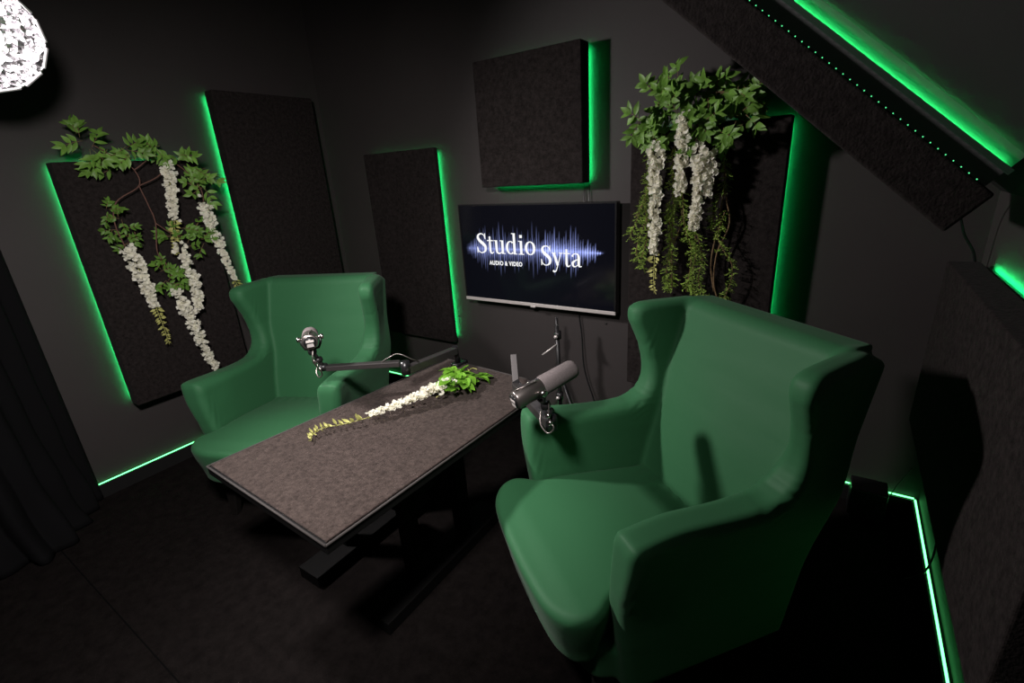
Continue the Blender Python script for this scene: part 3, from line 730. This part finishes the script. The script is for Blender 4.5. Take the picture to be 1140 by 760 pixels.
# left garland, hanging on the panel on the left wall: points (y,z)
XG = -2.868
def lp(l, dx=0): return [(XG+dx, y, z) for y, z in l]
org = Vector((XG, 1.05, 1.60)); NL = (.90,-.38,.15)
t = thing('flower_garland', 'thin artificial garland with five white flower strands on the left wall panel', 'garland', org)
st = MB()
for l in ([(.919,1.695),(.996,1.634),(1.047,1.585),(1.046,1.512),(.936,1.447),(.902,1.352),(.915,1.22)],
          [(1.046,1.512),(1.061,1.419),(1.068,1.333),(1.038,1.196),(1.06,1.129),(1.075,.966)],
          [(1.046,1.512),(1.135,1.549),(1.188,1.597)], [(1.068,1.333),(1.132,1.271),(1.219,1.241)],
          [(1.047,1.585),(1.163,1.647),(1.26,1.586),(1.32,1.487),(1.32,1.405)]):
    st.tube([p-org for p in spline(lp(l, .012), 6)], .0028, 6)
st.build('vine_stem', M_stemr, t)
foliage(t, lp([(.876,1.724),(.919,1.695),(.964,1.665),(1.038,1.68),(.965,1.60),(1.063,1.64)], .02), org, NL, M_leaf, 2, .02, .075, ll=.062, lw=.030)
foliage(t, lp([(1.156,1.68),(1.243,1.646),(1.318,1.60),(1.375,1.565),(1.285,1.52),(1.328,1.47)], .02), org, NL, M_leaf, 2, .02, .07, ll=.058, lw=.030)
foliage(t, lp([(.885,1.41),(.925,1.383),(.955,1.312),(.90,1.322),(.93,1.27)], .015), org, NL, M_leafd, 2, .015, .045, ll=.040, lw=.021)
foliage(t, lp([(1.124,1.257),(1.187,1.30),(1.245,1.30),(1.251,1.217),(1.17,1.205)], .015), org, NL, M_leafd, 2, .015, .055, ll=.045, lw=.024)
foliage(t, lp([(1.03,1.107),(1.09,1.085),(1.036,1.044),(1.084,1.022)], .015), org, NL, M_leafd, 2, .012, .05, ll=.042, lw=.024)
raceme(t, lp([(1.188,1.597),(1.168,1.462),(1.15,1.34)], .03), org, NL, .060, .045, 90, lp([(1.15,1.34),(1.13,1.25),(1.105,1.167)], .025))
raceme(t, lp([(1.307,1.415),(1.329,1.244),(1.345,1.10),(1.365,.98)], .03), org, NL, .060, .028, 110, lp([(1.365,.98),(1.385,.90)], .03))
raceme(t, lp([(.915,1.225),(.943,1.052),(.951,.93)], .03), org, NL, .085, .035, 110, lp([(.951,.93),(.957,.82),(.958,.726)], .03))
raceme(t, lp([(1.143,1.195),(1.159,.985),(1.140,.86)], .03), org, NL, .075, .035, 100)
raceme(t, lp([(1.062,.955),(1.096,.782),(1.118,.62),(1.145,.51)], .035), org, NL, .080, .026, 150, lp([(1.145,.51),(1.16,.465)], .035))
# right hanging garland on the panel right of the television: points (x,z)
YG = 2.145
def rp_(l, dy=0): return [(x, YG-dy, z) for x, z in l]
org = Vector((-.53, YG, 1.66)); NR_ = (-.28,-.93,.12)
t = thing('flower_garland', 'bushy hanging greenery with three white flower strands and feathery fern on the right panel', 'garland', org)
st = MB()
for l in ([(-.486,1.59),(-.397,1.531),(-.41,1.455),(-.393,1.322),(-.371,1.212),(-.409,1.096),(-.414,.976),(-.394,.9)],
          [(-.605,1.522),(-.58,1.327),(-.56,1.225),(-.598,1.089),(-.595,.947)], [(-.68,1.45),(-.716,1.33),(-.762,1.241)],
          [(-.72,1.62),(-.66,1.70),(-.55,1.70),(-.44,1.70),(-.33,1.68)], [(-.52,1.62),(-.50,1.40),(-.49,1.25)],[(-.40,1.35),(-.415,1.2),(-.43,1.05),(-.41,.93)]):
    st.tube([p-org for p in spline(rp_(l, .012), 6)], .003, 6)
st.build('vine_stem', M_stem, t)
G1 = [(-.733,1.634),(-.687,1.58),(-.668,1.66),(-.678,1.716),(-.634,1.682)]
G2 = [(-.603,1.744),(-.548,1.724),(-.599,1.678),(-.582,1.635),(-.52,1.706),(-.66,1.60)]
G3 = [(-.481,1.713),(-.419,1.710),(-.369,1.698),(-.335,1.681),(-.453,1.673)]
G4 = [(-.514,1.618),(-.449,1.623),(-.388,1.635),(-.347,1.605),(-.342,1.580),(-.43,1.567),(-.496,1.562)]
for G_, mm in ((G1, M_leaf), (G2, M_leafd), (G3, M_leafd), (G4, M_leafd)):
    foliage(t, rp_(G_, .03), org, NR_, mm, 2, .022, .06, ll=.062, lw=.034)
foliage(t, rp_([(-.70,1.61),(-.60,1.65),(-.36,1.60),(-.45,1.60),(-.66,1.54)], .06), org, NR_, M_leaf, 1, .02, .05, ll=.066, lw=.036)
raceme(t, rp_([(-.554,1.616),(-.555,1.518),(-.556,1.41),(-.559,1.34)], .05), org, NR_, .062, .045, 110)
raceme(t, rp_([(-.662,1.512),(-.655,1.329),(-.656,1.18),(-.658,1.09)], .055), org, NR_, .075, .035, 170, rp_([(-.658,1.09),(-.659,.99),(-.654,.91)], .05))
raceme(t, rp_([(-.482,1.493),(-.480,1.393),(-.488,1.268),(-.501,1.196)], .05), org, NR_, .088, .035, 150)
raceme(t, rp_([(-.444,1.471),(-.448,1.39),(-.453,1.324)], .05), org, NR_, .050, .035, 40)
def fern(parent, pts, org):
    P = [p-Vector(org) for p in spline(pts, 12)]; mb = MB(); mb.tube(P, [.0018]*len(P), 5, 1)
    tot = sum((P[i+1]-P[i]).length for i in range(len(P)-1)); n = int(tot/.0045)
    for i in range(n):
        u = i/n; f = u*(len(P)-1); k_ = int(f); q = P[k_].lerp(P[min(k_+1, len(P)-1)], f-k_)
        tw = rvec(); tw.z = -abs(tw.z)*.6; tw.normalize(); L_ = rnd.uniform(.018,.036)
        mb.tube([q, q+tw*L_], [.0006,.0004], 3, 0, cap=False)
        for j in range(9):
            b = q + tw*L_*(j+1)/9; dd = (rvec()*.8+tw*.6+Vector((0,0,.25))).normalized()*rnd.uniform(.007,.013)
            s = dd.orthogonal().normalized()*.0017
            mb.add([b-s, b+s, b+dd], [(0,1,2)], 0)
    return mb.build('fern_strand', [M_fern, M_stem], parent)
for l in ([(-.701,1.543),(-.703,1.403),(-.731,1.286),(-.784,1.147)], [(-.677,1.3),(-.728,1.179),(-.75,1.084),(-.71,1.013)],
          [(-.611,1.509),(-.595,1.327),(-.595,1.181),(-.583,.932)], [(-.559,1.34),(-.545,1.211),(-.509,1.092),(-.521,.921)],
          [(-.501,1.196),(-.464,1.079),(-.472,.972),(-.42,.876)], [(-.411,1.468),(-.397,1.376),(-.429,1.268),(-.43,1.197)],
          [(-.389,1.267),(-.407,1.154),(-.343,1.04),(-.36,.918),(-.393,.884)], [(-.62,1.3),(-.60,1.15),(-.61,1.0),(-.59,.92)],
          [(-.53,1.25),(-.49,1.12),(-.50,.98),(-.47,.88)], [(-.69,1.45),(-.715,1.30),(-.70,1.17),(-.725,1.06)]):
    fern(t, rp_(l, .025), org)
# spray lying on the table
org = Vector((-1.30, 1.15, ZT)); NT = (0,0,1)
t = thing('flower_spray', 'cut spray of white blossoms and bright green leaves lying on the table', 'flower spray', org)
zt = ZT+.025
foliage(t, [(-1.23,1.33,zt+.004),(-1.205,1.38,zt+.008),(-1.26,1.39,zt+.006),(-1.215,1.44,zt+.012),(-1.275,1.44,zt+.01),(-1.24,1.40,zt+.02)], org, NT, M_leafb, 1, .008, .04, ll=.075, lw=.062)
st = MB(); st.tube([Vector(p)-org for p in spline([(-1.25,1.25,zt-.008),(-1.24,1.38,zt),(-1.265,1.46,zt+.004),(-1.290,1.535,zt),(-1.275,1.555,zt-.010)], 6)], .0022, 6)
st.tube([Vector(p)-org for p in spline([(-1.24,1.40,zt),(-1.262,1.48,zt+.01),(-1.31,1.53,zt-.006)], 6)], .0018, 6); st.build('stalk', M_bud, t)
raceme(t, [(-1.235,1.315,zt+.012),(-1.268,1.215,zt+.012),(-1.31,1.11,zt+.004),(-1.365,1.0,zt-.004)], org, (0,0,1), .072, .036, 150,
       [(-1.365,1.0,zt-.006),(-1.41,.93,zt-.008),(-1.455,.875,zt-.008),(-1.455,.83,zt-.010),(-1.425,.80,zt-.010)], fs0=.95)

# ------------------------------------------------------------------ world, camera
w = bpy.data.worlds.new('World'); sc.world = w; w.use_nodes = True
w.node_tree.nodes['Background'].inputs[0].default_value = (.8, .75, .75, 1); w.node_tree.nodes['Background'].inputs[1].default_value = .0
cam = bpy.data.cameras.new('camera'); co = bpy.data.objects.new('camera', cam); col.objects.link(co)
r_ = Vector((.83342698, .54910129, -.06234767)); d_ = Vector((.13559406, -.31255664, -.94017158)); f_ = Vector((-.53573661, .77511039, -.33494801))
co.matrix_world = Matrix(((r_.x, -d_.x, -f_.x, 0), (r_.y, -d_.y, -f_.y, 0), (r_.z, -d_.z, -f_.z, 1.47), (0,0,0,1)))
cam.sensor_width = 36; cam.lens = 534.335/1140*36; cam.clip_start = .01
sc.camera = co
sc.view_settings.view_transform = 'Standard'; sc.view_settings.look = 'None'; sc.view_settings.gamma = 1
sc.view_settings.use_curve_mapping = False; sc.view_settings.exposure = 0
